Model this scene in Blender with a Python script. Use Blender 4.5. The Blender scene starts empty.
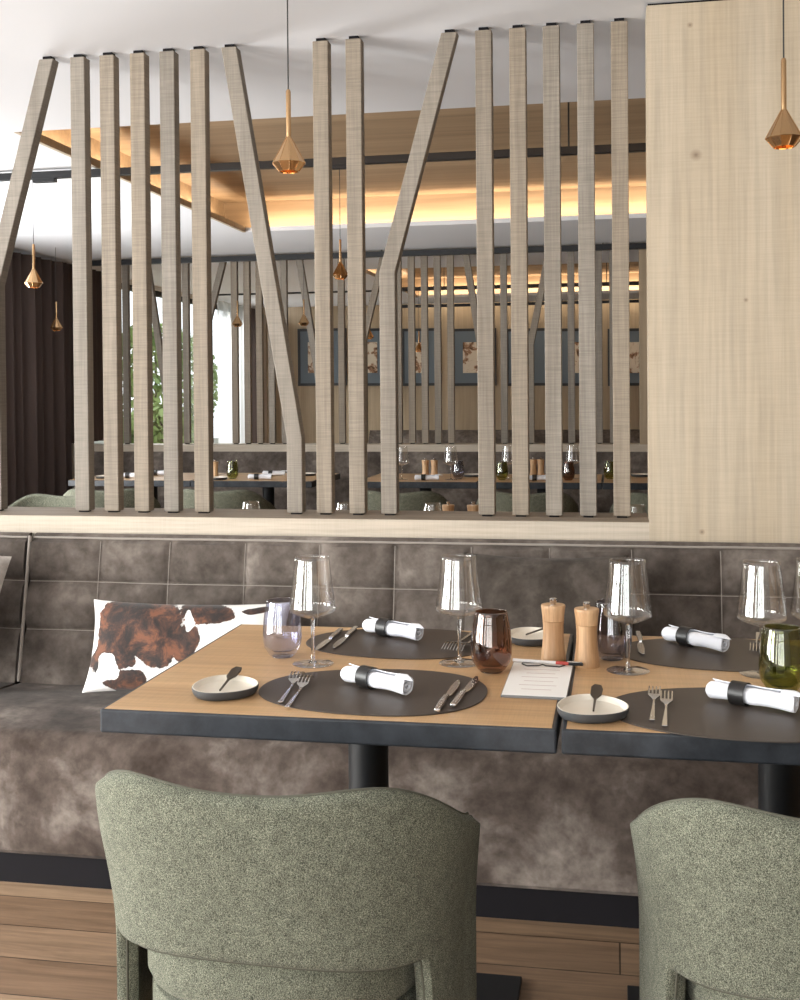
import bpy, math, random
from mathutils import Vector, Matrix, noise
random.seed(7)
sc = bpy.context.scene
col = sc.collection
PI = math.pi
# ------------------------------------------------------------------ camera
H = 1.30
F, YAW, ROLL, PITCH, SY = 1161.2, .1845, -.0083, -.0122, -88.69
D0 = Vector((-math.sin(YAW), math.cos(YAW), 0)); R0 = Vector((math.cos(YAW), math.sin(YAW), 0)); U0 = Vector((0, 0, 1))
D2 = math.cos(PITCH)*D0 + math.sin(PITCH)*U0; U2 = -math.sin(PITCH)*D0 + math.cos(PITCH)*U0
R2 = math.cos(ROLL)*R0 + math.sin(ROLL)*U2; U3 = -math.sin(ROLL)*R0 + math.cos(ROLL)*U2
cam = bpy.data.cameras.new('camera'); co = bpy.data.objects.new('camera', cam); col.objects.link(co)
M3 = Matrix((R2, U3, -D2)).transposed()
co.matrix_world = Matrix.Translation((0, 0, H)) @ M3.to_4x4()
cam.sensor_fit = 'VERTICAL'; cam.sensor_height = 24; cam.lens = F/1000*24; cam.shift_y = SY/1000
cam.clip_start = .05; cam.clip_end = 200
sc.camera = co
def ray(px, py): return ((px-400)/F)*R2 - ((py-500-SY)/F)*U3 + D2
def at(px, py, z):
    r = ray(px, py); t = (z-H)/r.z; return Vector((r.x*t, r.y*t, z))
def atY(px, py, Y):
    r = ray(px, py); t = Y/r.y; return Vector((r.x*t, Y, H+r.z*t))
# ------------------------------------------------------------------ helpers
class MB:
    def __init__(s): s.v = []; s.f = []
    def add(s, vs, fs):
        o = len(s.v); s.v += [tuple(v) for v in vs]; s.f += [tuple(i+o for i in f) for f in fs]; return s
    def box(s, a, b):
        (x0, y0, z0), (x1, y1, z1) = a, b
        return s.add([(x0,y0,z0),(x1,y0,z0),(x1,y1,z0),(x0,y1,z0),(x0,y0,z1),(x1,y0,z1),(x1,y1,z1),(x0,y1,z1)],
              [(0,3,2,1),(4,5,6,7),(0,1,5,4),(1,2,6,5),(2,3,7,6),(3,0,4,7)])
    def prism(s, pts, z0, z1):
        n = len(pts)
        return s.add([(p[0], p[1], z0) for p in pts]+[(p[0], p[1], z1) for p in pts],
              [tuple(range(n-1, -1, -1)), tuple(range(n, 2*n))]+[(i, (i+1) % n, n+(i+1) % n, n+i) for i in range(n)])
    def prismy(s, pts, y0, y1):   # outline in xz, counter-clockwise seen from -y
        n = len(pts)
        return s.add([(p[0], y0, p[1]) for p in pts]+[(p[0], y1, p[1]) for p in pts],
              [tuple(range(n)), tuple(range(2*n-1, n-1, -1))]+[(i, n+i, n+(i+1) % n, (i+1) % n) for i in range(n)])
    def lathe(s, prof, n=32, c=(0, 0, 0), caps=True):
        vs = []; fs = []; m = len(prof)
        for r, z in prof:
            for k in range(n):
                a = 2*PI*k/n; vs.append((c[0]+r*math.cos(a), c[1]+r*math.sin(a), c[2]+z))
        for j in range(m-1):
            for k in range(n):
                k2 = (k+1) % n; fs.append((j*n+k, j*n+k2, (j+1)*n+k2, (j+1)*n+k))
        if caps:
            fs.append(tuple(range(n-1, -1, -1))); fs.append(tuple((m-1)*n+k for k in range(n)))
        return s.add(vs, fs)
    def tube(s, pts, r, n=8, closed=False):
        pts = [Vector(p) for p in pts]; m = len(pts); vs = []; fs = []
        up = None
        for i, p in enumerate(pts):
            if closed: t = pts[(i+1) % m]-pts[i-1]
            else: t = pts[min(i+1, m-1)]-pts[max(i-1, 0)]
            t.normalize()
            if up is None:
                up = Vector((0, 0, 1)) if abs(t.z) < .9 else Vector((1, 0, 0))
            a = t.cross(up); a.normalize(); b = a.cross(t); up = b.copy()
            rr = r[i] if isinstance(r, (list, tuple)) else r
            for k in range(n):
                q = 2*PI*k/n; vs.append(p+(a*math.cos(q)+b*math.sin(q))*rr)
        for i in range(m if closed else m-1):
            for k in range(n):
                fs.append((i*n+k, i*n+(k+1) % n, ((i+1) % m)*n+(k+1) % n, ((i+1) % m)*n+k))
        if not closed: fs.append(tuple(range(n-1, -1, -1))); fs.append(tuple((m-1)*n+k for k in range(n)))
        return s.add(vs, fs)
    def grid(s, fn, nu, nv, closeu=False):
        vs = [fn(i/nu, j/nv) for j in range(nv+1) for i in range(nu+(0 if closeu else 1))]
        w = nu if closeu else nu+1
        fs = [(j*w+i, j*w+(i+1) % w, (j+1)*w+(i+1) % w, (j+1)*w+i) for j in range(nv) for i in range(nu)]
        return s.add(vs, fs)
    def build(s, name, m, parent=None, smooth=False, bevel=0, seg=2, loc=None, fix=True):
        me = bpy.data.meshes.new(name); me.from_pydata(s.v, [], s.f); me.update()
        if fix:
            import bmesh
            bm = bmesh.new(); bm.from_mesh(me); bmesh.ops.recalc_face_normals(bm, faces=bm.faces); bm.to_mesh(me); bm.free()
        o = bpy.data.objects.new(name, me); col.objects.link(o)
        if m: me.materials.append(m)
        if parent: o.parent = parent
        if loc is not None: o.location = loc
        if smooth:
            for p in me.polygons: p.use_smooth = True
            if smooth != 'all': me.set_sharp_from_angle(angle=math.radians(40))
        if bevel:
            b = o.modifiers.new('bevel', 'BEVEL'); b.width = bevel; b.segments = seg; b.limit_method = 'ANGLE'; b.angle_limit = math.radians(40)
        return o
def tag(o, label, cat, group=None):
    o['label'] = label; o['category'] = cat
    if group: o['group'] = group
    return o
def empty(name, loc=(0, 0, 0), rz=0):
    o = bpy.data.objects.new(name, None); col.objects.link(o); o.location = loc; o.rotation_euler.z = rz
    o.empty_display_size = .05; return o
def copy_tree(o, parent=None):
    c = o.copy(); col.objects.link(c); c.parent = parent
    for ch in [x for x in KIDS.get(o.name, [])] or list(o.children): copy_tree(ch, c)
    return c
KIDS = {}
def struct(name, mb, m, **k):
    o = mb.build(name, m, **k); o['kind'] = 'structure'; return o
# ------------------------------------------------------------------ materials
def mat(name, colr=(.5, .5, .5), rough=.5, metal=0, **kw):
    m = bpy.data.materials.new(name); m.use_nodes = True
    b = m.node_tree.nodes['Principled BSDF']
    b.inputs['Base Color'].default_value = (*colr, 1); b.inputs['Roughness'].default_value = rough; b.inputs['Metallic'].default_value = metal
    for k, v in kw.items(): b.inputs[k.replace('_', ' ')].default_value = v
    return m
def nd(m, t, **kw):
    n = m.node_tree.nodes.new(t)
    for k, v in kw.items():
        if hasattr(n, k): setattr(n, k, v)
        else: n.inputs[k].default_value = v
    return n
def lk(m, a, b): m.node_tree.links.new(a, b)
def bsdf(m): return m.node_tree.nodes['Principled BSDF']
def coords(m, scale=(1, 1, 1), rand=True):
    tc = nd(m, 'ShaderNodeTexCoord'); mp = nd(m, 'ShaderNodeMapping'); mp.inputs['Scale'].default_value = scale
    lk(m, tc.outputs['Object'], mp.inputs['Vector'])
    if rand:
        oi = nd(m, 'ShaderNodeObjectInfo'); mu = nd(m, 'ShaderNodeMath', operation='MULTIPLY'); mu.inputs[1].default_value = 37.
        lk(m, oi.outputs['Random'], mu.inputs[0]); cb = nd(m, 'ShaderNodeCombineXYZ')
        for i in range(3): lk(m, mu.outputs[0], cb.inputs[i])
        lk(m, cb.outputs[0], mp.inputs['Location'])
    return mp.outputs['Vector']
def ramp(m, fac, stops):
    r = nd(m, 'ShaderNodeValToRGB'); e = r.color_ramp.elements
    while len(e) < len(stops): e.new(.5)
    for x, (p, c) in zip(e, stops): x.position = p; x.color = (*c, 1)
    lk(m, fac, r.inputs['Fac']); return r.outputs['Color']
def tex_noise(m, vec, scale, detail=4, rough=.55, dist=0):
    n = nd(m, 'ShaderNodeTexNoise'); n.inputs['Scale'].default_value = scale; n.inputs['Detail'].default_value = detail
    n.inputs['Roughness'].default_value = rough; n.inputs['Distortion'].default_value = dist
    lk(m, vec, n.inputs['Vector']); return n.outputs['Fac']
def mix(m, a, b, fac, mode='MIX'):
    n = nd(m, 'ShaderNodeMix', data_type='RGBA', blend_type=mode)
    if isinstance(fac, (int, float)): n.inputs[0].default_value = fac
    else: lk(m, fac, n.inputs[0])
    for s, q in ((a, 6), (b, 7)):
        if isinstance(s, tuple): n.inputs[q].default_value = (*s, 1)
        else: lk(m, s, n.inputs[q])
    return n.outputs[2]
def bump(m, h, strength=.2, dist=.002):
    b = nd(m, 'ShaderNodeBump'); b.inputs['Strength'].default_value = strength; b.inputs['Distance'].default_value = dist
    lk(m, h, b.inputs['Height']); lk(m, b.outputs[0], bsdf(m).inputs['Normal'])
def wood(name, dark, light, axis='Z', rough=.6, grain=9, saw=0., rand=True, hue=None):
    """oak: long grain along axis, optional cross-cut saw marks"""
    m = mat(name, light, rough)
    ax = {'X': 0, 'Y': 1, 'Z': 2}[axis]
    s = [grain*1.0]*3; s[ax] = grain*.05
    v = coords(m, tuple(s), rand)
    n1 = tex_noise(m, v, 1.3, 3, .5, 1.4)
    s2 = [grain*14.]*3; s2[ax] = grain*.5
    v2 = coords(m, tuple(s2), rand); n2 = tex_noise(m, v2, 1., 3, .6)
    a = ramp(m, n1, [(.3, dark), (.7, light)])
    fine = ramp(m, n2, [(.3, (.72, .72, .72)), (.65, (1.06, 1.06, 1.06))])
    c = mix(m, a, fine, .6, 'MULTIPLY')
    h = n2
    if saw:
        s3 = [9.]*3; s3[ax] = 330.
        v3 = coords(m, tuple(s3), rand); n3 = tex_noise(m, v3, 1., 2, .5)
        c = mix(m, c, ramp(m, n3, [(.35, (.78, .77, .755)), (.62, (1.05, 1.05, 1.05))]), saw, 'MULTIPLY')
    if hue:
        oi = nd(m, 'ShaderNodeObjectInfo'); c = mix(m, c, ramp(m, oi.outputs['Random'], [(0, hue[0]), (1, hue[1])]), 1., 'MULTIPLY')
    lk(m, c, bsdf(m).inputs['Base Color']); bump(m, h, .25, .001)
    return m
M = {}
M['slat'] = wood('slat_oak', (.215, .181, .146), (.297, .256, .211), 'Z', .7, 12, .75, hue=((.93, .96, 1.0), (1.04, 1.0, .94)))
M['ledge_oak'] = wood('ledge_oak', (.46, .39, .31), (.52, .45, .365), 'X', .6, 8, .2, False)
M['ledge_top_shaded'] = wood('ledge_oak_shaded', (.24, .195, .15), (.33, .27, .21), 'X', .6, 8, .2, False)  # darker copy of the ledge oak; the shade on top is in the colour
M['panel_oak'] = wood('panel_oak', (.45, .365, .26), (.505, .425, .325), 'Z', .6, 4.5, .22, False)
def knots(m, pts):
    b = bsdf(m); src = b.inputs['Base Color'].links[0].from_socket; c = src
    tc = nd(m, 'ShaderNodeTexCoord')
    for (x, y, z, r) in pts:
        d = nd(m, 'ShaderNodeVectorMath', operation='DISTANCE'); d.inputs[1].default_value = (x, y, z); lk(m, tc.outputs['Object'], d.inputs[0])
        q = nd(m, 'ShaderNodeMath', operation='DIVIDE'); q.inputs[1].default_value = r; lk(m, d.outputs['Value'], q.inputs[0])
        c = mix(m, c, ramp(m, q.outputs[0], [(0, (.45, .40, .36)), (.45, (.75, .72, .7)), (1, (1, 1, 1))]), 1, 'MULTIPLY')
    lk(m, c, b.inputs['Base Color'])
knots(M['panel_oak'], [(*atY(696, 155, 3.518), .02), (*atY(702, 532, 3.518), .010), (*atY(690, 25, 3.518), .010), (*atY(746, 300, 3.518), .008)])
M['recess'] = wood('ceiling_oak', (.20, .13, .075), (.38, .27, .165), 'X', .6, 2.2, 0, False)
M['backwall'] = wood('back_wall_oak', (.34, .26, .17), (.48, .38, .26), 'Z', .6, 3, .2, False)
M['tabletop'] = wood('table_oak', (.46, .275, .135), (.60, .385, .20), 'X', .38, 5, .3, True)
M['mill'] = wood('mill_beech', (.44, .25, .12), (.68, .45, .26), 'Z', .45, 22, 0, True)
M['leg_oak'] = wood('dark_leg_oak', (.05, .035, .025), (.09, .06, .04), 'Z', .5, 10)
M['ceil'] = mat('ceiling_paint', (.72, .735, .78), .9)
M['plaster'] = mat('wall_plaster', (.70, .67, .62), .9)
M['black'] = mat('black_steel', (.012, .013, .015), .5, 0, Specular_IOR_Level=.3)
M['blackstrip'] = mat('black_strip', (.008, .007, .009), .7, 0, Specular_IOR_Level=.15)
M['track'] = mat('track_black', (.012, .013, .016), .35, .2)
m = M['edge'] = mat('table_edge', (.02, .022, .026), .42, 0, Specular_IOR_Level=.3)
n1 = tex_noise(m, coords(m), 14, 5, .65); lk(m, ramp(m, n1, [(.35, (.014, .016, .02)), (.75, (.045, .05, .06))]), bsdf(m).inputs['Base Color'])
m = M['leather'] = mat('placemat_leather', (.058, .045, .037), .48, 0, Specular_IOR_Level=.35)
bump(m, tex_noise(m, coords(m), 900, 2), .12, .0004)
M['band'] = mat('black_leather_band', (.012, .011, .011), .4)
M['steel'] = mat('polished_steel', (.62, .61, .60), .16, 1)
M['brass'] = mat('brass', (.62, .40, .21), .2, 1)
M['cord'] = mat('cord', (.03, .03, .03), .7)
M['knifedark'] = mat('dark_butter_knife', (.10, .085, .07), .35, .8)
M['ceramic'] = mat('cream_ceramic', (.80, .74, .64), .28)
M['stoneware'] = mat('dark_stoneware', (.055, .058, .062), .5)
M['paper'] = mat('paper', (.84, .82, .79), .8)
M['ink'] = mat('ink', (.56, .47, .45), .8)
M['board'] = mat('menu_board_grey', (.17, .17, .17), .6)
m = M['napkin'] = mat('napkin_linen', (.76, .77, .82), .95, Sheen_Weight=.2)
bump(m, tex_noise(m, coords(m), 60, 4), .5, .002)
M['redplastic'] = mat('pen_red', (.45, .05, .04), .4)
M['whiteplastic'] = mat('pen_white', (.8, .8, .8), .35)
# velvet
def velvet(name, dark, mid, light, s=3.2):
    m = mat(name, mid, .95, Sheen_Weight=.10, Sheen_Roughness=.4, Specular_IOR_Level=.15)
    v = coords(m, (1, 1, 1)); n1 = tex_noise(m, v, s, 5, .6, .25); n2 = tex_noise(m, v, s*6, 5, .65, .1)
    c = ramp(m, n1, [(.33, dark), (.5, mid), (.68, light)])
    c = mix(m, c, ramp(m, n2, [(.34, (.66, .64, .62)), (.64, (1.25, 1.25, 1.25))]), .8, 'MULTIPLY')
    lk(m, c, bsdf(m).inputs['Base Color']); bump(m, n2, .2, .003); return m
M['velvet'] = velvet('taupe_velvet', (.045, .033, .027), (.098, .077, .066), (.25, .215, .19), 4.2)
M['velvet_back'] = velvet('taupe_velvet_back', (.065, .053, .045), (.115, .096, .084), (.215, .185, .163), 3.6)
M['velvet_dark'] = velvet('dark_taupe_velvet', (.036, .029, .025), (.062, .052, .044), (.12, .102, .09), 4)
M['seam'] = mat('velvet_seam_lightened', (.27, .235, .205), .8, Sheen_Weight=.4)  # light that velvet catches along its seams is put into this paler colour
M['curtain'] = mat('curtain_brown', (.07, .048, .042), .95, Sheen_Weight=.1)
m = M['sheer'] = mat('sheer_curtain', (.9, .9, .9), .9)
nt = m.node_tree; tr = nd(m, 'ShaderNodeBsdfTransparent'); tl = nd(m, 'ShaderNodeBsdfTranslucent'); mx = nd(m, 'ShaderNodeMixShader'); mx.inputs[0].default_value = .62
lk(m, tr.outputs[0], mx.inputs[1]); lk(m, tl.outputs[0], mx.inputs[2]); tl.inputs[0].default_value = (.9, .9, .9, 1)
lk(m, mx.outputs[0], nt.nodes['Material Output'].inputs[0])
# chair tweed
m = M['tweed'] = mat('sage_tweed', (.2, .22, .17), .95, Sheen_Weight=.06, Specular_IOR_Level=.15)
v = coords(m, (1, 1, 1), False)
wv = nd(m, 'ShaderNodeTexVoronoi'); wv.inputs['Scale'].default_value = 700; lk(m, v, wv.inputs['Vector'])
n2 = tex_noise(m, v, 640, 3, .8); n3 = tex_noise(m, v, 60, 4)
c = ramp(m, n2, [(.38, (.028, .030, .023)), (.5, (.125, .130, .096)), (.62, (.30, .305, .235))])
c = mix(m, c, ramp(m, n3, [(.3, (.80, .80, .80)), (.7, (1.14, 1.14, 1.14))]), 1, 'MULTIPLY')
lk(m, c, bsdf(m).inputs['Base Color']); bump(m, wv.outputs['Distance'], .5, .002)
M['piping'] = mat('chair_piping', (.085, .083, .062), .95)
# cowhide
m = M['cowhide'] = mat('cowhide', (.8, .78, .75), .8, Sheen_Weight=.2)
v = coords(m, (1, 1, 1.0), False); nB = tex_noise(m, v, 17, 5, .7, .5)
brown = ramp(m, nB, [(.42, (.016, .011, .010)), (.52, (.06, .026, .017)), (.62, (.17, .062, .03))])
at_ = nd(m, 'ShaderNodeAttribute', attribute_name='hide')
fine = nd(m, 'ShaderNodeMath', operation='MULTIPLY_ADD'); fine.inputs[1].default_value = .34; lk(m, tex_noise(m, v, 75, 4, .75), fine.inputs[0]); lk(m, at_.outputs['Fac'], fine.inputs[2])
mk = ramp(m, fine.outputs[0], [(.62, (0, 0, 0)), (.68, (1, 1, 1))])
lk(m, mix(m, (.84, .82, .80), brown, mk), bsdf(m).inputs['Base Color']); bump(m, tex_noise(m, v, 200, 3), .4, .002)
# floor planks
m = M['floor'] = mat('oak_floor', (.3, .2, .12), .4)
tc = nd(m, 'ShaderNodeTexCoord'); mp = nd(m, 'ShaderNodeMapping'); lk(m, tc.outputs['Object'], mp.inputs['Vector'])
bk = nd(m, 'ShaderNodeTexBrick'); bk.offset = .37; bk.inputs['Scale'].default_value = 1; bk.inputs['Brick Width'].default_value = 1.7; bk.inputs['Row Height'].default_value = .155
bk.inputs['Mortar Size'].default_value = .002; bk.inputs['Color1'].default_value = (.22, .14, .088, 1); bk.inputs['Color2'].default_value = (.38, .262, .172, 1); bk.inputs['Mortar'].default_value = (.05, .03, .02, 1)
lk(m, mp.outputs[0], bk.inputs['Vector'])
n1 = tex_noise(m, coords(m, (1.2, 16, 1), False), 2.2, 6, .65, .8)
c = mix(m, bk.outputs['Color'], ramp(m, n1, [(.3, (.55, .53, .5)), (.7, (1.2, 1.18, 1.15))]), .9, 'MULTIPLY')
lk(m, c, bsdf(m).inputs['Base Color']); bump(m, n1, .1, .002)
# glass
def thin_glass(name, tint, edge, base=.035, ior=1.5, bright=1.0):
    m = bpy.data.materials.new(name); m.use_nodes = True; nt = m.node_tree; nt.nodes.remove(nt.nodes['Principled BSDF'])
    lw = nd(m, 'ShaderNodeLayerWeight'); lw.inputs['Blend'].default_value = .5
    tr = nd(m, 'ShaderNodeBsdfTransparent'); lk(m, ramp(m, lw.outputs['Facing'], [(0, tint), (.75, tint), (1, edge)]), tr.inputs[0])
    gl = nd(m, 'ShaderNodeBsdfGlossy'); gl.inputs['Roughness'].default_value = .02; gl.inputs[0].default_value = (bright,)*3+(1,)
    fr = nd(m, 'ShaderNodeMath', operation='POWER'); fr.inputs[1].default_value = 5; lk(m, lw.outputs['Facing'], fr.inputs[0])
    ad = nd(m, 'ShaderNodeMath', operation='MULTIPLY_ADD', use_clamp=True); ad.inputs[1].default_value = .9; ad.inputs[2].default_value = base; lk(m, fr.outputs[0], ad.inputs[0])
    mx = nd(m, 'ShaderNodeMixShader'); lk(m, ad.outputs[0], mx.inputs[0]); lk(m, tr.outputs[0], mx.inputs[1]); lk(m, gl.outputs[0], mx.inputs[2])
    lk(m, mx.outputs[0], nt.nodes['Material Output'].inputs[0]); return m
M['clear'] = thin_glass('clear_glass', (.985, .985, .985), (.75, .75, .75), .09)
M['blueglass'] = thin_glass('blue_glass', (.86, .87, .94), (.55, .56, .68), .07)
M['brownglass'] = thin_glass('brown_glass', (.60, .45, .37), (.30, .20, .15), .09)
M['smokeglass'] = thin_glass('smoke_glass', (.68, .68, .73), (.40, .40, .45), .08)
M['greenglass'] = thin_glass('green_glass', (.66, .68, .42), (.38, .40, .17), .08)
M['footglass'] = thin_glass('foot_glass', (.95, .95, .95), (.7, .7, .7), .22)
M['solidglass'] = mat('solid_glass', (1, 1, 1), .0, 0, Transmission_Weight=1., IOR=1.45)
def solid_tint(name, c): return mat(name, c, .0, 0, Transmission_Weight=1., IOR=1.45)
M['window'] = thin_glass('window_glass', (.97, .985, .98), (.7, .78, .76), .02)
def emis(name, c, s):
    m = mat(name, c, .5); bsdf(m).inputs['Emission Color'].default_value = (*c, 1); bsdf(m).inputs['Emission Strength'].default_value = s; return m
M['bulb'] = emis('bulb', (1, .74, .42), 14)
M['leaf'] = mat('leaf_green', (.20, .28, .08), .6)
M['lawn'] = mat('lawn', (.20, .20, .16), .9)
M['bark'] = mat('bark', (.08, .055, .035), .9)
M['frame'] = mat('picture_frame', (.02, .022, .026), .5)
M['matboard'] = mat('picture_mat', (.13, .165, .20), .7)
m = M['art'] = mat('artwork', (.6, .5, .4), .7)
lk(m, ramp(m, tex_noise(m, coords(m), 7, 3, .6, .5), [(.36, (.09, .045, .02)), (.43, (.35, .2, .12)), (.48, (.66, .58, .47))]), bsdf(m).inputs['Base Color'])

# ------------------------------------------------------------------ room shell
ZC = 2.458            # ceiling
XL, XR, YN, YB = -4.62, 4.2, -3.2, 15.0
RX0, RX1, RY0, RY1 = -2.55, 3.7, 4.64, 7.76        # wood ceiling recess 1
QX0, QX1, QY0, QY1 = -2.3, 3.7, 10.3, 13.4         # recess 2
struct('floor', MB().box((XL-.2, YN-.2, -.1), (XR+.2, YB+.2, 0)), M['floor'])
c = MB()
for a, b in (((XL-.2, YN-.2), (XR+.2, RY0)), ((XL-.2, RY0), (RX0, RY1)), ((RX1, RY0), (XR+.2, RY1)), ((XL-.2, RY1), (XR+.2, QY0)),
             ((XL-.2, QY0), (QX0, QY1)), ((QX1, QY0), (XR+.2, QY1)), ((XL-.2, QY1), (XR+.2, 14.3)), ):
    c.box((a[0], a[1], ZC), (b[0], b[1], ZC+.03))
struct('ceiling', c, M['ceil'])
def recess(x0, x1, y0, y1, n, zt=2.70, ov=.20):
    r = MB().box((x0-ov-.05, y0-ov-.05, zt), (x1+ov+.05, y1+ov+.05, zt+.05))
    struct('ceiling_recess_panel' if n == 1 else 'ceiling_far_recess_panel', r, M['recess'])
    w = MB(); z0 = ZC+.03
    w.box((x0-ov-.05, y0-ov-.05, z0), (x0-ov, y1+ov+.05, zt)).box((x1+ov, y0-ov-.05, z0), (x1+ov+.05, y1+ov+.05, zt))
    w.box((x0-ov, y0-ov-.05, z0), (x1+ov, y0-ov, zt)).box((x0-ov, y1+ov, z0), (x1+ov, y1+ov+.05, zt))
    struct('trim_%d' % (n), w, M['recess'])
    t = MB(); e = .02
    t.box((x0, y0, ZC-.003), (x0+e, y1, ZC+.034))
    struct('trim_%d' % (n+2), t, M['panel_oak'] if n == 1 else M['ceil'])
    for (cx, cy, sx, sy, dd) in ((x0-.10, (y0+y1)/2, .06, y1-y0, (-.75, 0, .65)), ((x0+x1)/2, y1+.10, x1-x0, .06, (0, .75, .65)), ((x0+x1)/2, y0-.13, x1-x0, .06, (0, -.3, .95))):
        if abs(dd[0]) > .1: sx, sy = sy, sx
        area('cove', (cx, cy, z0+.03), dd, sx, sy, 5.5*max(sx, sy)*(1.0 if n == 1 else 1.2), (1, .80, .57))
def area(name, loc, d, sx, sy, power, colr=(1, 1, 1), spread=PI):
    l = bpy.data.lights.new(name, 'AREA'); l.shape = 'RECTANGLE'; l.size = sx; l.size_y = sy; l.energy = power; l.color = colr; l.spread = spread
    o = bpy.data.objects.new(name, l); col.objects.link(o); o.location = loc
    o.rotation_euler = Vector(d).to_track_quat('-Z', 'Y').to_euler(); return o
recess(RX0, RX1, RY0, RY1, 1)
recess(QX0, QX1, QY0, QY1, 2)
# back wall with cove at its top
struct('wall_back', MB().box((XL-.2, YB, 0), (XR+.2, YB+.15, 2.9)), M['backwall'])
struct('ceiling_back_strip', MB().box((XL-.2, 14.2, 2.76), (XR+.2, YB+.15, 2.8)).box((XL-.2, 14.2, ZC+.03), (XR+.2, 14.25, 2.78)), M['ceil'])
area('cove', (1., 14.5, ZC+.07), (0, .5, .85), 7.5, .06, 42, (1, .78, .54))
struct('wall_right', MB().box((XR, YN-.2, 0), (XR+.15, YB+.2, 2.9)), M['recess'])  # out of view; dark wood chosen here to cut bounce onto the slat sides
# left wall: solid for y<2.2, window 3 (room 1), curtain zone, windows beyond
wl = MB()
wins_left = [(-1.9, -.2), (.4, 2.1), (5.0, 7.0), (9.6, 13.9)]
y = YN-.2; zt, zb = 2.42, .12
for a, b in wins_left+[(YB+.2, YB+.2)]:
    wl.box((XL-.15, y, 0), (XL, a, 2.55))
    if b > a: wl.box((XL-.15, a, 0), (XL, b, zb)).box((XL-.15, a, zt), (XL, b, 2.55))
    y = b
struct('wall_left', wl, M['plaster'])
wf = MB(); x = XL-.2
wins_near = [(-4.1, -3.1), (-2.35, -1.45), (-1.3, -.4), (-.25, .65)]
for a, b in wins_near+[(XR+.2, XR+.2)]:
    wf.box((x, YN-.15, 0), (a, YN, 2.55))
    if b > a: wf.box((a, YN-.15, 0), (b, YN, .12)).box((a, YN-.15, 2.42), (b, YN, 2.55))
    x = b
struct('wall_front', wf, M['plaster'])
k = 0
for a, b in wins_near:
    k += 1; w = MB(); zz0, zz1 = .12, 2.42
    for q in (a, b-.05): w.box((q, YN-.11, zz0), (q+.05, YN-.05, zz1))
    w.box((a, YN-.11, zz0), (b, YN-.05, zz0+.05)).box((a, YN-.11, zz1-.05), (b, YN-.05, zz1)).box((a, YN-.10, 1.55), (b, YN-.06, 1.585))
    o = struct('window_%d' % k, w, M['black'])
    MB().box((a+.05, YN-.085, zz0), (b-.05, YN-.08, zz1)).build('pane', M['window'], o)
    area('daylight', ((a+b)/2, YN-.2, 1.27), (0, 1, .22), b-a, 2.3, 50, (1, .985, .96))
for a, b in wins_left:
    k += 1; w = MB()
    for q in (a, b-.05): w.box((XL-.11, q, zb), (XL-.05, q+.05, zt))
    w.box((XL-.11, a, zb), (XL-.05, b, zb+.05)).box((XL-.11, a, zt-.05), (XL-.05, b, zt))
    for q in ((10.42, 12.6) if b-a > 3 else ()): w.box((XL-.11, q, zb), (XL-.05, q+.04, zt))
    o = struct('window_%d' % k, w, M['black'])
    MB().box((XL-.085, a+.05, zb), (XL-.08, b-.05, zt)).build('pane', M['window'], o)
for (a, b, p) in ((-1.9, -.2, 360), (.4, 2.1, 360), (5.0, 7.0, 260)):
    area('daylight', (XL-.2, (a+b)/2, 1.27), (1, 0, .22 if a < 4 else .75), b-a, 2.2, p, (1, .985, .96))
area('daylight', (XL-1.3, 11.7, 3.7), (1, 0, -.75), 4.2, 1.6, 1100, (1, .99, .97))
# ------------------------------------------------------------------ middle low wall, ledge, right panel
YL, YS, ZL = 3.52, 3.638, .922
PXE = atY(648, 300, YL).x
struct('wall_middle', MB().box((XL, YL+.004, 0), (PXE, 3.80, ZL-.022)), M['ledge_oak'])
struct('trim_5', MB().box((XL, YL, ZL-.06), (PXE, YL+.0039, ZL-.001)), M['ledge_oak'])
struct('trim_6', MB().box((XL, YL+.002, ZL-.022), (PXE, 3.80, ZL)), M['ledge_top_shaded'])
pan = MB().box((PXE, YL-.002, 0), (XR, YL+.14, 2.449))
struct('wall_panel_right', pan, M['panel_oak'])
struct('trim_7', MB().box((PXE+.004, YL+.01, 2.449), (XR, YL+.12, ZC)), M['blackstrip'])  # black fill standing in for the shadow gap over the panel
# ------------------------------------------------------------------ slats
GS = 'grey oak slats of the near screen'
def slat_mesh(pts, w, t):      # pts: centreline (x,z) bottom to top, horizontal cut ends
    L = []; 
    xs = [(p[0]-w/2, p[1]) for p in pts]; xe = [(p[0]+w/2, p[1]) for p in pts]
    m = MB().prismy(xs_to(xs, xe), 0, t); return m
def xs_to(l, r): return l[:1]+r[:1]+r[1:]+l[:0:-1] if len(l) == 2 else [l[0], r[0]]+r[1:]+list(reversed(l[1:]))
def make_slat(pts, Y, w, t, z0, z1, label, group):
    b = Vector((pts[0][0], Y, z0)); root = empty('screen_slat', b); tag(root, label, 'slat', group)
    loc = [(p[0]-b.x, p[1]-b.z) for p in pts]
    n = len(loc); l = [(p[0]-w/2, p[1]) for p in loc]; r = [(p[0]+w/2, p[1]) for p in loc]
    MB().prismy([l[0]]+[r[0]]+r[1:]+list(reversed(l[1:])), 0, t).build('slat_bar', M['slat'], root, bevel=.0018, seg=1)
    s = w*.30
    MB().box((loc[0][0]-s, .006, 0), (loc[0][0]+s, t-.008, loc[0][1])).build('bottom_bracket', M['blackstrip'], root)
    MB().box((loc[-1][0]-s, .006, loc[-1][1]), (loc[-1][0]+s, t-.008, z1-z0)).build('top_bracket', M['blackstrip'], root)
W1 = .0512; T1 = .044
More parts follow.
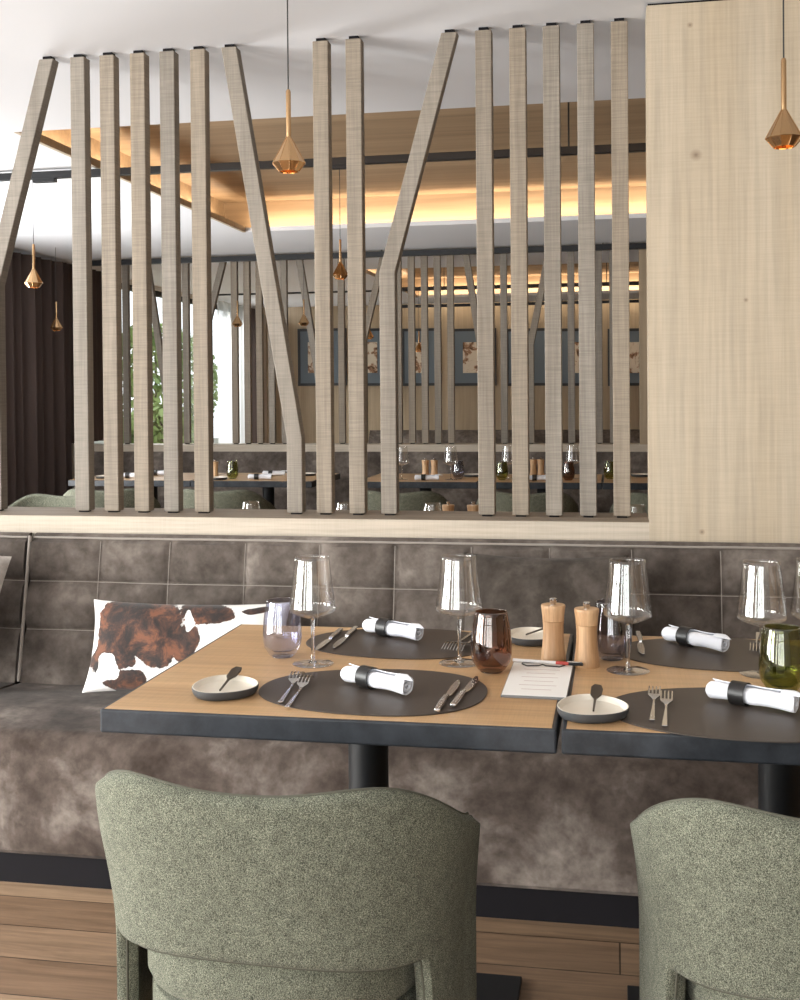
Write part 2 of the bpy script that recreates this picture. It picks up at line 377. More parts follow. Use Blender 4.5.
near = [  # top centre px,y ; kink (px,y) or None ; bottom centre px
 ((46, 60), (-5.5, 285), -5.5), ((77.1, 58), None, 82.1), ((106.5, 56), None, 111.4), ((137, 55), None, 141.7), ((166.5, 53), None, 171.5),
 ((198, 50), None, 201.3), ((228.5, 48), (294.6, 438), 294.8), ((320.8, 42), None, 323.7), ((354, 40), None, 356.3), ((449.2, 33), (387.5, 272), 389),
 ((483.3, 31), None, 486.5), ((517.6, 28), None, 520.2), ((551.5, 25.5), None, 553.6), ((586, 23.5), None, 587.5), ((619.7, 22), None, 621.6)]
ordn = ['first', 'second', 'third', 'fourth', 'fifth', 'sixth', 'seventh', 'eighth', 'ninth', 'tenth', 'eleventh', 'twelfth', 'thirteenth', 'fourteenth', 'fifteenth', 'sixteenth', 'seventeenth', 'eighteenth', 'nineteenth', 'twentieth', 'twenty-first', 'twenty-second', 'twenty-third']
desc = {0: 'grey oak slat leaning right above its kink at the left edge of the near screen',
        6: 'grey oak slat slanting down right to a low kink in the near screen',
        9: 'grey oak slat bent high up and leaning right in the near screen',
        10: 'upright oak slat with bold wavy cathedral grain beside the high-bent slat'}
for i, (tp, kk, bx) in enumerate(near):
    zb_, zt_ = ZL+.005, ZC-.010
    xb = atY(bx, 514, YS).x; pts = [(xb, zb_)]
    if kk: q = atY(kk[0], kk[1], YS); pts.append((xb, q.z))
    xt = atY(tp[0], tp[1], YS).x
    if not kk: xt = (xt+xb)/2; pts[0] = (xt, zb_)
    pts.append((xt, zt_))
    make_slat(pts, YS, W1, T1, ZL, ZC, desc.get(i, 'upright grey oak slat on the ledge, %s from the left in the near screen' % ordn[i]), GS)
# far screen
YL2, YS2 = 9.10, 9.22
x20 = atY(66, 480, YL2).x; x21 = atY(640, 430, YL2).x
struct('wall_far_middle', MB().box((x20, YL2, 0), (XR, YL2+.26, ZL-.02)), M['ledge_oak'])
struct('trim_8', MB().box((x20, YL2-.004, ZL-.02), (XR, YL2+.264, ZL)), M['ledge_oak'])
struct('wall_far_right', MB().box((x21, YL2-.002, ZL), (XR, YL2+.14, 2.45)), M['backwall'])
far = [((88, 0), None, 88), ((108, 0), None, 108), ((126.5, 0), None, 126.5), ((146, 258), (167, 400), 167), ((186.7, 0), None, 186.7), ((222.5, 258), (209, 320), 209), ((235.3, 0), None, 235.3), ((247.8, 0), None, 247.8),
       ((260, 0), None, 260), ((272, 0), None, 272), ((284.8, 0), None, 284.8), ((298.5, 256), (322, 400), 322), ((342, 0), None, 342), ((383, 250), (364, 340), 364), ((399, 0), None, 399), ((412.2, 0), None, 412.2),
       ((425.2, 0), None, 425.2), ((438.2, 0), None, 438.2), ((451.3, 0), None, 451.3), ((465.3, 250), (486, 380), 486), ((504.5, 0), None, 504.5), ((549, 262), (531, 345), 531), ((571.8, 0), None, 571.8), ((599.5, 0), None, 599.5), ((613.5, 0), None, 613.5)]
ordn += ['twenty-fourth', 'twenty-fifth']
for i, (tp, kk, bx) in enumerate(far):
    xb = atY(bx, 440, YS2).x; pts = [(xb, ZL+.007)]
    if kk: pts.append((xb, atY(kk[0], kk[1], YS2).z)); xt = atY(tp[0], tp[1], YS2).x
    else: xt = xb
    pts.append((xt, ZC-.014))
    make_slat(pts, YS2, .053, T1, ZL, ZC, '%s oak slat, %s from the left in the distant second screen' % ('kinked' if kk else 'straight', ordn[i]), 'slats of the distant second screen')
# ------------------------------------------------------------------ ceiling tracks
def track(Y, x0, x1, label, z=2.45, h=.036, boxes=()):
    t = empty('lighting_track', ((x0+x1)/2, Y, z)); tag(t, label, 'ceiling track', 'black lighting tracks')
    cx = (x0+x1)/2
    MB().box((x0-cx, -.018, 0), (x1-cx, .018, h)).build('rail', M['track'], t, bevel=.002)
    n = 5
    for q in range(n):
        xx = x0-cx+(x1-x0)*(q+.5)/n; X = cx+xx
        top = 2.70 if (RY0 < Y < RY1 and RX0 < X < RX1) or (QY0 < Y < QY1 and QX0 < X < QX1) else ZC
        MB().lathe([(.004, h), (.004, top-z)], 8, (xx, 0, 0)).build('hanger', M['track'], t)
    for bx_ in boxes: MB().box((bx_-cx-.06, -.017, -.018), (bx_-cx+.06, .017, .001)).build('adapter', M['track'], t, bevel=.002)
YT = 5.42
pA = atY(34, 200, YT).x; pB = atY(340, 200, YT).x
track(YT, XL+.02, XR-.02, 'black lighting track crossing below the wood ceiling recess behind the near screen', ZC-.048, .036, (pA+.06, pB))
track(8.95, XL+.25, XR-.02, 'black lighting track in front of the top of the distant second screen', 2.40, .045)
track(12.3, XL+.25, XR-.02, 'thin black lighting track under the glowing far ceiling recess', 2.44, .04)
track(14.1, -2.7, XR-.02, 'farthest black lighting track close to the back wall glow', 2.40, .035)
# ------------------------------------------------------------------ pendants
def pendant(px, pyb, Y, ztop, label, s=1.0, segs=8):
    p = atY(px, pyb, Y); root = empty('pendant_lamp', p); tag(root, label, 'pendant lamp', 'brass faceted pendant lamps')
    h1, h2, R1, R0_ = .019*s, .080*s, .039*s, .023*s
    # faceted shade: wire ribs plus thin panels, open bottom
    sh = MB(); n = 10
    rings = [(R0_, 0), (R1, h1), (.0055*s, h2)]
    sh.lathe(rings, n, caps=False)
    sh.lathe([(R0_-.0015*s, .0015), (R1-.002*s, h1), (.004*s, h2-.002)], n, caps=False)
    so = sh.build('shade', M['brass'], root, fix=False)
    rb = MB()
    for k in range(n):
        a = 2*PI*k/n; P = [Vector((r*math.cos(a), r*math.sin(a), z)) for r, z in rings]
        rb.tube(P, .0011*s, 5)
    for r, z in rings[:2]: rb.tube([(r*math.cos(2*PI*k/n), r*math.sin(2*PI*k/n), z) for k in range(n)], .0012*s, 5, True)
    rb.build('ribs', M['brass'], so)
    MB().lathe([(.0001, .004*s), (.012*s, .006*s), (.014*s, .014*s), (.008*s, .024*s)], 12).build('bulb', M['bulb'], root, smooth=True)
    MB().lathe([(.0058*s, h2-.002), (.0058*s, .185*s), (.004*s, .19*s)], 14).build('stem', M['brass'], root, smooth=True)
    MB().lathe([(.0017, .188*s), (.0017, ztop-p.z)], 6).build('cord', M['cord'], root)
    return root
def spot(o, e=3.):
    l = bpy.data.lights.new('pendant_glow', 'SPOT'); l.energy = e; l.color = (1, .78, .5); l.spot_size = 1.9; l.spot_blend = .8; l.shadow_soft_size = .015
    q = bpy.data.objects.new('pendant_glow', l); col.objects.link(q); q.location = Vector(o.location)+Vector((0, 0, -.004)); return q
for a in (pendant(289, 171.5, 2.62, ZC, 'brass faceted pendant hanging in front of the gap after the long slanting slat'),
          pendant(784, 147, 2.62, ZC, 'brass faceted pendant hanging in front of the light oak panel at top right')): spot(a)
pendant(34, 287.5, YT, ZC-.05, 'brass pendant hanging from the track at far left, the larger one before the curtain', 1.15)
pendant(340.5, 279, YT, ZC-.05, 'small dark brass pendant between two slats right of the lit near pendant', 1.0)
pendant(56.5, 330.5, 8.2, ZC, 'tiny brass pendant low in front of the brown curtain', 1.15)
pendant(237.5, 326.5, 8.95, 2.40, 'tiny brass pendant in front of the sheer bright window curtain', 1.1)
pendant(304, 325.5, 8.95, 2.40, 'tiny brass pendant beside the leaning slat of the second screen above a picture', 1.1)
pendant(369.5, 339, 12.3, 2.44, 'tiny brass pendant in front of the second picture from the left', 1.2)
pendant(419, 352, 12.3, 2.44, 'tiny brass pendant in front of the third picture from the left', 1.2)
# ------------------------------------------------------------------ banquettes
def sstep(a, b, x):
    t = max(0, min(1, (x-a)/(b-a))); return t*t*(3-2*t)
BY, BZ0, SEATZ = 2.852, .0825, .414
def banquette(x0, x1, yf, label, seams=(), sz=True, flip=1, yback=3.395, ytop=3.480, ztop=.868, mb=None, dark=False, nseg=120):
    """bench along X with its open side towards -Y, front face at yf"""
    cx = (x0+x1)/2; root = empty('banquette', (cx, yf, 0)); tag(root, label, 'bench', 'taupe velvet banquettes')
    L = x1-x0; h = L/2; yb = yback-yf; yt = ytop-yf
    MB().box((-h, .02, 0), (h, .6, BZ0)).build('plinth', M['blackstrip'], root)
    # seat profile with rounded front edge
    prof = [(0.012, BZ0), (0, BZ0+.012), (-.004, .2), (-.002, .33)]
    rr = .045
    for q in range(0, 10):
        a = PI/2*q/9; prof.append((rr-rr*math.cos(a), SEATZ-rr+rr*math.sin(a)))
    prof += [(yb*.35, SEATZ+.006), (yb*.7, SEATZ), (yb+.03, SEATZ-.012), (yb+.03, BZ0), (.012, BZ0)]
    def fs(u, v):
        k = v*(len(prof)-1); i = min(int(k), len(prof)-2); t = k-i
        y_ = prof[i][0]*(1-t)+prof[i+1][0]*t; z_ = prof[i][1]*(1-t)+prof[i+1][1]*t; x = -h+L*u
        w = noise.noise(Vector((x*2.2+cx, y_*3, z_*4)))*.008+noise.noise(Vector(((x+cx)*6, y_*9, z_*7)))*.003
        if z_ <= BZ0+.02 or i >= len(prof)-3: w = 0
        return (x, y_-w*.6, z_+w*.7)
    m = MB().grid(fs, nseg, (len(prof)-1)); ns = len(prof)
    m.f.append(tuple(j*(nseg+1) for j in range(ns-1))); m.f.append(tuple(j*(nseg+1)+nseg for j in range(ns-2, -1, -1)))
    m.build('seat', M['velvet'], root, smooth=True)
    # backrest
    xs = [s-cx for s in seams]; zs = [.24, .55, .86] if sz else []
    rows = [.0, .335, .665]     # placeholders of seam heights along the face
    hz = (.568, .718)
    def face(x, v):
        z_ = (SEATZ-.05)+(ztop-SEATZ+.05)*v; y_ = yb+(yt-yb)*((z_-SEATZ)/(ztop-SEATZ)); return y_, z_
    def fb(u, v):
        x = -h+L*u
        if v > .86:       # top roll towards the wall
            a = (v-.86)/.14*PI*.62; rr = .022; y0_, z0_ = face(x, 1); 
            return (x, y0_+rr-rr*math.cos(a), z0_-rr+rr*math.sin(a)) if True else None
        y_, z_ = face(x, v/.86*.95)
        d = 0
        if sz:
            dx = min([abs(x-q) for q in xs] or [1]); dz = min(abs(z_-q) for q in hz)
            d = .010*(math.exp(-(dx/.012)**2)+math.exp(-(dz/.010)**2))+.012*(math.exp(-(dx/.05)**2)+math.exp(-(dz/.04)**2))
        w = noise.noise(Vector(((x+cx)*3, z_*4, 2)))*.008+noise.noise(Vector(((x+cx)*9, z_*9, 5)))*.003
        return (x, y_+d-w-.012, z_)
    nb = int(L*(110 if sz else 20)); nv = 56 if sz else 16
    m = MB().grid(fb, nb, nv); w = nb+1
    # back closure
    o = len(m.v); m.v += [(-h, yt+.018, ztop-.03), (h, yt+.018, ztop-.03), (-h, yt+.018, .3), (h, yt+.018, .3)]
    m.f.append(tuple([j*w for j in range(nv+1)])+(o, o+2)); m.f.append(tuple([j*w+nb for j in range(nv, -1, -1)])+(o+3, o+1))
    m.build('backrest', M['velvet_back'], root, smooth=True)
    if sz:
        for q in xs:
            P = []
            for j in range(0, 49): 
                y_, z_ = face(q, j/48*.955); P.append((q+noise.noise(Vector((q, z_*5, 0)))*.002, y_+.0035, z_))
            MB().tube(P, .0013, 5).build('seam', M['seam'], root)
        for zq in hz:
            y_ = yb+(yt-yb)*((zq-SEATZ)/(ztop-SEATZ)); P = [(-h+L*k/120, y_+.0035, zq+noise.noise(Vector((k*.1, zq, 0)))*.002) for k in range(121)]
            MB().tube(P, .0013, 5).build('seam', M['seam'], root)
        P = [(-h+L*k/120, yt-.003, ztop-.012+noise.noise(Vector((k*.2, 3, 0)))*.002) for k in range(121)]
        MB().tube(P, .0035, 6).build('top_piping', M['seam'], root)
    return root
xl = atY(26, 610, 3.44).x
def bx(px): return atY(px, 590, 3.44).x
seam_px = [96, 166, 242, 317, 393, 470, 549, 632, 722, 812, 905]
sm = [bx(p) for p in seam_px]
bq = banquette(xl+.008, 2.35, BY, 'long taupe velvet banquette with quilted back behind the dining tables', sm)
# piped joint and left module
bq2 = banquette(-3.4, xl-.012, BY+.0, 'quilted taupe velvet bench section at far left beyond the piped joint', [xl-.26, xl-.54, xl-.82, xl-1.1])
def jt():
    P = []
    for j in range(30):
        z_ = .41+(.862-.41)*j/29; y_ = 3.395+(3.480-3.395)*((z_-SEATZ)/(.868-SEATZ)); P.append((xl+.003-bq.location.x, y_-.012-BY, z_))
    MB().tube(P, .0055, 8).build('joint_piping', M['seam'], bq, smooth=True)
jt()
far_b = banquette(x20+.25, XR-.05, 8.43, 'distant velvet banquette along the second screen behind the far tables', (), False, yback=8.9, ytop=9.04)
far_c = banquette(-3.2, XR-.05, 14.2, 'remote velvet banquette against the back wall below the pictures', (), False, yback=14.75, ytop=14.96)
# ------------------------------------------------------------------ cushions
def cushion(name, w, h, t, loc, rot, mt, label, cat='cushion', puck=.10, n=36):
    m = MB()
    def side(sg):
        def f(u, v):
            a = 2*u-1; b = 2*v-1
            fx = 1-puck*(1-a*a)*0; 
            x = a*w/2*(1-puck*.55*(1-(abs(b))**2.2)*abs(a)**3); z = b*h/2*(1-puck*(1-abs(a)**2.2)*abs(b)**3)
            th = t/2*((1-abs(a)**3.2)*(1-abs(b)**3.2))**.55
            wv = noise.noise(Vector((x*11, z*11, sg*3)))*.10*th
            return (x, sg*(th+wv), z+h/2)
        return f
    m.grid(side(-1), n, n); m.grid(side(1), n, n)
    o = m.build(name, mt, smooth='all'); 
    o.location = loc; o.rotation_euler = rot; tag(o, label, cat)
    return o
cush = cushion('cowhide_cushion', .60, .275, .13, (0, 0, 0), (math.radians(-24), 0, 0), M['cowhide'], 'brown and white cowhide lumbar cushion leaning on the banquette back left of the tables', n=110)
cush.location = (atY(182, 650, 3.16).x-.004, 3.175, .444); cush.rotation_euler = (math.radians(-22), math.radians(0.5), math.radians(6))
px0 = (atY(474, 560, 3.3).x+atY(616, 560, 3.3).x)/2
def hide_pattern(o, w, h):
    at_ = o.data.attributes.new('hide', 'FLOAT', 'POINT')
    blobs = [(-.24, .74, .22, .30, 1), (-.40, .40, .06, .20, 1), (-.31, .50, .09, .22, 1), (-.13, .52, .12, .24, 1), (-.27, .13, .08, .14, 1), (.10, .84, .13, .17, 1), (.02, .50, .06, .2, 1), (.31, .93, .05, .05, 1),
             (-.36, .26, .05, .16, -1), (-.49, .92, .07, .12, -1), (.03, .72, .03, .16, -1), (-.47, .45, .03, .5, -1)]
    for i, v_ in enumerate(o.data.vertices):
        x, z = v_.co.x/w, v_.co.z/h
        n1_ = noise.noise(Vector((x*5, z*2.6, 1)))*.06+noise.noise(Vector((x*14, z*6, 4)))*.035; n2_ = noise.noise(Vector((x*5, z*2.6, 7)))*.10
        f_ = 0
        for bx_, bz_, rx_, rz_, sg in blobs:
            d_ = math.hypot((x+n1_-bx_)/rx_, (z+n2_-bz_)/rz_)
            if sg > 0: f_ = max(f_, 1.5-d_)
            else: f_ = min(f_, d_-.5)
        at_.data[i].value = f_ if v_.co.y < .02 else 0
hide_pattern(cush, .60, .275)
dc = cushion('velvet_cushion', .47, .44, .13, (px0, 3.225, .425), (math.radians(-16), 0, 0), M['velvet_dark'], 'dark taupe velvet cushion propped on the banquette behind the wooden mills', puck=.06)
gc = cushion('velvet_cushion', .42, .42, .13, (atY(-66, 600, 3.3).x, 3.17, .455), (math.radians(-17), math.radians(9), 0), velvet('grey_velvet', (.25, .22, .2), (.36, .33, .30), (.46, .42, .39)), 'pale grey velvet cushion cut off by the left edge of the photo', puck=.06)
# ------------------------------------------------------------------ tables
TZ = .75
def table(front, back, label, TH=.043, base=True, px_leg=None, group='square oak-topped dining tables'):
    """front=(x0,x1,y), back=(x0,x1,y)"""
    (a0, a1, ya), (b0, b1, yb) = front, back
    cx, cy = (a0+a1+b0+b1)/4, (ya+yb)/2
    root = empty('dining_table', (cx, cy, 0)); tag(root, label, 'table', group)
    P = [(a0-cx, ya-cy), (a1-cx, ya-cy), (b1-cx, yb-cy), (b0-cx, yb-cy)]
    MB().prism(P, TZ-TH, TZ-.0006).build('table_edge', M['edge'], root, bevel=.004, seg=3)
    e = .008
    Q = [(P[0][0]+e, P[0][1]+e*.5), (P[1][0]-e, P[1][1]+e*.5), (P[2][0]-e, P[2][1]-e), (P[3][0]+e, P[3][1]-e)]
    MB().prism(Q, TZ-.01, TZ).build('tabletop', M['tabletop'], root)
    MB().lathe([(.041, .012), (.041, TZ-TH-.001)], 40).build('column', M['black'], root, smooth=True)
    MB().box((-.29, -.25, 0), (.29, .25, .012)).build('base_plate', M['black'], root, bevel=.002)
    MB().box((-.2, -.2, TZ-TH-.006), (.2, .2, TZ-TH-.0005)).build('top_plate', M['black'], root)
    return root
YTF, YTB = 1.9265, 2.7098
f0 = at(103, 706.5, TZ).x; b0 = at(240, 623.8, TZ).x; GX = -.0969
table((f0, GX-.004, YTF), (b0, GX-.004, YTB), 'oak-topped dining table with black edge at left, holding the blue tumbler')
table((GX+.004, GX+.80, YTF), (GX+.004, GX+.80, YTB), 'oak-topped dining table at right with the green tumbler, butted to its neighbour')
table((GX+.808, GX+1.6, YTF), (GX+.808, GX+1.6, YTB), 'oak-topped dining table just outside the right edge') if False else None
# ------------------------------------------------------------------ tableware
def fork_proto(L=.212):
    root = empty('fork'); m = MB(); t = .0022
    def zc(y): return .0022+.006*math.sin(PI*max(0, min(1, (y-L*.62)/(L*.38))))*1.0 + .010*(max(0, (y/L-.55)/.45))**1.2*(1-.8*max(0, (y/L-.85)/.15))
    # handle rail
    def rail(pts, half=1):
        vs = []; fs = []; n = len(pts)
        for (y, xl_, xr_) in pts:
            z = zc(y); vs += [(xl_, y, z), (xr_, y, z), (xr_, y, z+t), (xl_, y, z+t)]
        for i in range(n-1):
            b = i*4
            for k in range(4): fs.append((b+k, b+(k+1) % 4, b+4+(k+1) % 4, b+4+k))
        fs.append((0, 1, 2, 3)); fs.append(tuple((n-1)*4+k for k in (3, 2, 1, 0))); m.add(vs, fs)
    hw = lambda y: .0046-.0024*sstep(0, L*.55, y)
    rail([(L*.62*k/12, -hw(L*.62*k/12), hw(L*.62*k/12)) for k in range(13)])
    m2 = m; m2.build('handle', M['steel'], root, bevel=.0006, seg=1)
    m = MB()
    def hh(y): return .0025+.0085*sstep(L*.61, L*.69, y)
    rail([(L*.61+(L*.09)*k/8, -hh(L*.61+L*.09*k/8), hh(L*.61+L*.09*k/8)) for k in range(9)])
    for q in range(4):
        cxx = (-.0096+.0064*q)
        rail([(L*.695+(L*.305)*k/6, cxx-.0014*(1-.35*k/6), cxx+.0014*(1-.35*k/6)) for k in range(7)])
    m.build('tines', M['steel'], root)
    return root
def knife_proto(L=.225):
    root = empty('table_knife'); m = MB()
    n = 10; vs = []; 
    P = [(-.0055, 0), (.0055, 0), (.0062, L*.2), (.005, L*.45), (-.005, L*.45), (-.0062, L*.2)]
    m.prism(P, .001, .0075).build('handle', M['steel'], root, bevel=.002)
    b = MB().prism([(-.004, L*.45), (.004, L*.45), (.0085, L*.52), (.0115, L*.7), (.0105, L*.88), (.004, L), (-.001, L*.985), (-.0045, L*.8), (-.005, L*.6)], .0022, .0040)
    b.build('blade', M['steel'], root, bevel=.0008, seg=1); return root
def butter_proto():
    root = empty('butter_knife')
    MB().prism([(-.0016, 0), (.0016, 0), (.0022, .05), (.003, .062), (-.003, .062), (-.0022, .05)], 0, .0035).build('handle', M['knifedark'], root, bevel=.001)
    MB().prism([(-.003, .06), (.003, .06), (.010, .078), (.0115, .108), (.008, .128), (-.005, .133), (-.0105, .118), (-.0095, .078)], .0002, .0028).build('blade', M['knifedark'], root, bevel=.001); return root
FORK, KNIFE, BUT = fork_proto(), knife_proto(), butter_proto()
used = set()
def place(proto, base, label, cat, group=None, rot=(0, 0, 0)):
    o = proto if proto.name not in used else copy_tree(proto)
    used.add(proto.name)
    o.location = base; o.rotation_euler = rot; tag(o, label, cat, group); return o
def lay(proto, p0, p1, label, cat, group=None, z=TZ, lift=0, tilt=0, flip=False):
    """handle end at pixel p0, pointing towards pixel p1, lying at height z"""
    a = at(p0[0], p0[1], z); b = at(p1[0], p1[1], z); d = b-a
    return place(proto, (a.x, a.y, z+lift), label, cat, group, (tilt, 0, math.atan2(d.y, d.x)-PI/2))
def glass_proto():
    root = empty('wine_glass')
    bowl = [(.0042, .094), (.012, .0960), (.026, .1005), (.038, .1055), (.0462, .1105), (.0484, .1150), (.0478, .121), (.0467, .130), (.0414, .17), (.0360, .216), (.0352, .2225), (.0342, .2225), (.0350, .216), (.0404, .17), (.0457, .130), (.0466, .1213), (.0470, .1165), (.045, .1125), (.037, .1078), (.025, .1030), (.012, .0985), (.0001, .0978)]
    MB().lathe(bowl, 56, caps=False).build('bowl', M['clear'], root, smooth='all')
    MB().lathe([(.0001, .0945), (.0048, .0925), (.0042, .085), (.0034, .06), (.0034, .03), (.0040, .012), (.006, .006), (.011, .0035)], 20, caps=True).build('stem', M['solidglass'], root, smooth=True)
    MB().lathe([(.0001, .0052), (.010, .0042), (.025, .0026), (.0415, .0018), (.0425, .0012), (.0415, .0004), (.0001, .0004)], 56, caps=False).build('foot', M['footglass'], root, smooth=True)
    return root
def tumbler_proto(mt, base_c, h=.121, r=.0415):
    root = empty('tumbler')
    o = [(.0001, .0022), (.022, .0022), (.028, .006), (r*.93, .022), (r*.995, .038), (r, .048), (r*.985, .062), (r*.92, .09), (r*.83, h-.012), (r*.79, h-.002), (r*.77, h)]
    i = [(r*.765, h-.002), (r*.80, h-.012), (r*.89, .09), (r*.955, .062), (r*.97, .048), (r*.96, .038), (r*.88, .026), (.024, .014), (.0001, .012)]
    MB().lathe(o+i, 56, caps=False).build('glass_body', mt, root, smooth='all')
    MB().lathe([(.0001, .0003), (.022, .0003), (.023, .002), (.021, .0021), (.0001, .0021)], 40, caps=False).build('glass_foot', mt, root, smooth='all')
    return root
WG = glass_proto(); TB = {k: None for k in ('blueglass', 'brownglass', 'smokeglass', 'greenglass', 'clear')}
for k in TB: TB[k] = tumbler_proto(M[k], None)
def mill_proto():
    root = empty('pepper_mill')
    body = [(.0001, 0), (.0255, 0), (.0262, .003), (.0255, .012), (.0232, .030), (.0212, .055), (.0212, .075), (.0220, .0835), (.0212, .0842)]
    MB().lathe(body, 36, caps=False).build('mill_body', M['mill'], root, smooth=True)
    hd = MB().lathe([(.0212, .0845), (.0221, .0852), (.0226, .095), (.0246, .110), (.0253, .1155), (.0243, .1175), (.0001, .1175)], 36, caps=False).build('mill_head', M['mill'], root, smooth=True)
    MB().lathe([(.0058, .1175), (.0056, .121), (.0078, .124), (.0078, .1300), (.0055, .1315), (.0001, .1315)], 18).build('knob', M['steel'], hd, smooth=True)
    return root
MILL = mill_proto()
def napkin_proto(seed=0):
    root = empty('rolled_napkin'); L = .155; m = MB(); n = 90
    rnd = random.Random(seed)
    turns = 3.1; th0 = .0052
    def f(u, v):      # spiral sheet, u along spiral, v along length
        a = u*turns*2*PI+.7; r = .0035+.0152*u+ .001*math.sin(v*13+u*9)+ .0016*noise.noise(Vector((v*4+seed, a*1.0, 0)))*min(1, u*2)
        pinch = 1-.16*math.exp(-((v-.35)/.10)**2)
        x = (v-.5)*L + (.0018*math.sin(a*1.3+seed)+.0018*math.sin(a*.5))*(2*v-1)
        return (x, r*pinch*math.cos(a), .0198+r*pinch*math.sin(a)*.96)
    m.grid(f, 150, 34)
    o = m.build('cloth_roll', M['napkin'], root, smooth='all'); s = o.modifiers.new('thick', 'SOLIDIFY'); s.thickness = .0016
    # loose corner flap at one end
    def g(u, v):
        a = .9+u*.9; r = .0203
        return (L*.36+v*.05*(1-.65*u), -r*math.cos(a)*(1+.12*v), .0198+r*math.sin(a)*(1+.05*v)*.96)
    fl = MB().grid(g, 10, 8).build('loose_corner', M['napkin'], root, smooth='all'); s = fl.modifiers.new('thick', 'SOLIDIFY'); s.thickness = .0012
    b = MB(); r0, r1 = .0192, .0207
    b.lathe([(r0, -.0145), (r1, -.0145), (r1, .0145), (r0, .0145), (r0, -.0145)], 40, caps=False)
    bb = b.build('napkin_band', M['band'], root, smooth=True); bb.rotation_euler = (0, PI/2, 0); bb.location = (-.15*L, 0, .0200)
    return root
NAP = napkin_proto()
def plate_proto():
    root = empty('bread_plate')
    def rad(a): return .0590*(1+.055*math.cos(3*a+.5)*.8+.02*math.cos(2*a))
    def ring(k, z): return [(rad(a)*k*math.cos(a), rad(a)*k*1.2*math.sin(a), z) for a in [2*PI*i/64 for i in range(64)]]
    def loft(rs, cap0, cap1):
        m = MB(); vs = [v for r in rs for v in r]; n = 64
        fs = [(j*n+i, j*n+(i+1) % n, (j+1)*n+(i+1) % n, (j+1)*n+i) for j in range(len(rs)-1) for i in range(n)]
        if cap0: fs.append(tuple(range(n)))
        if cap1: fs.append(tuple((len(rs)-1)*n+i for i in range(n)))
        return m.add(vs, fs)
    loft([ring(.86, .0), ring(.93, .002), ring(1.0, .009), ring(1.02, .0165), ring(1.0, .0175)], True, False).build('plate_body', M['stoneware'], root, smooth=True)
    loft([ring(1.005, .0174), ring(.97, .0176), ring(.93, .012), ring(.88, .0085), ring(.5, .0075)], False, True).build('glazed_inside', M['ceramic'], root, smooth=True)
    return root
PLATE = plate_proto()
def placemat(c, rx, ry, label, rz=0):
    P = []
    for i in range(96):
        a = 2*PI*i/96; k = 2.25
        x = rx*math.copysign(abs(math.cos(a))**(2/k), math.cos(a)); y = ry*math.copysign(abs(math.sin(a))**(2/k), math.sin(a))
        y *= 1+.10*x/rx
        P.append((x, y))
    o = MB().prism(P, 0, .0022).build('placemat', M['leather'], bevel=.0006, seg=1); o.location = (c.x, c.y, TZ+.0002); o.rotation_euler.z = rz
    return tag(o, label, 'placemat', 'dark leather placemats')
mats = 0.0025
PM1 = placemat(at(372.5, 691, TZ), .2145, .168, 'dark brown oval leather placemat at the chair side of the left table', 0)
PM2 = placemat((lambda p: Vector((p.x, 2.545, p.z)))(at(398, 643, TZ)), .207, .157, 'dark brown oval leather placemat at the bench side of the left table')
PM3 = placemat(at(733, 713, TZ), .2145, .168, 'dark brown oval leather placemat at the chair side of the right table')
PM4 = placemat((lambda p: Vector((p.x, 2.535, p.z)))(at(714, 652, TZ)), .205, .157, 'dark brown oval leather placemat at the bench side of the right table')
ZM = TZ+.0026
GW, GT, GN, GF, GK, GP = 'wine glasses on the tables', 'stemless tumblers', 'rolled white napkins', 'dinner forks', 'table knives', 'bread plates'
for (px, py, lb) in ((313, 664, 'clear wine glass beside the blue tumbler on the left table'), (459.5, 663.5, 'clear wine glass beside the brown tumbler on the left table'),
                     (628, 671, 'clear wine glass right of the wooden mills'), (762, 674.5, 'clear wine glass standing behind the green tumbler'), (816, 671, 'wine glass cut off by the right edge of the photo')):
    p = at(px, py, TZ); place(WG, p, lb, 'wine glass', GW)
for (k, px, py, lb) in (('blueglass', 282.5, 656.5, 'pale blue stemless tumbler at the left of the left table'), ('brownglass', 491.5, 671.5, 'brown stemless tumbler beside the second wine glass'),
                        ('smokeglass', 612, 659, 'smoky grey stemless tumbler behind the right wooden mill'), ('greenglass', 782, 692, 'olive green stemless tumbler on the right table')):
    place(TB[k], at(px, py, TZ+(.0 if k != 'greenglass' else .0)), lb, 'tumbler', GT)
place(MILL, at(553.5, 661, TZ), 'left of the two beech wood mills behind the menu', 'pepper mill', 'beech wood mills')
place(MILL, at(587, 666, TZ), 'right of the two beech wood mills, beside the smoky tumbler', 'pepper mill', 'beech wood mills')
def nap(p0, p1, lb, flip=False):
    a = at(p0[0], p0[1], ZM); b = at(p1[0], p1[1], ZM); c = (a+b)/2; d = b-a
    o = place(NAP, (c.x, c.y, ZM), lb, 'napkin', GN, (0, 0, math.atan2(d.y, d.x)))
    return o
nap((347, 683), (408, 697), 'rolled white napkin in black band on the front mat of the left table')
nap((368, 633), (419, 642), 'rolled white napkin in black band on the back mat of the left table')
nap((670, 642), (722, 653), 'rolled white napkin in black band on the back mat of the right table')
nap((715, 700), (792, 714), 'rolled white napkin in black band on the front mat of the right table')
lay(FORK, (280.5, 704), (305, 668), 'steel fork on the left of the front left mat, the outer of two', 'fork', GF, ZM)
lay(FORK, (287, 709), (315, 672), 'steel fork on the left of the front left mat, the inner of two', 'fork', GF, ZM)
lay(FORK, (652, 722), (656, 682), 'steel fork on the front mat of the right table, the left of two', 'fork', GF, ZM)
lay(FORK, (664.5, 728), (668, 686), 'steel fork on the front mat of the right table, the right of two', 'fork', GF, ZM)
lay(KNIFE, (437, 713), (459, 679), 'steel knife right of the napkin on the front left mat, nearer the napkin', 'knife', GK, ZM)
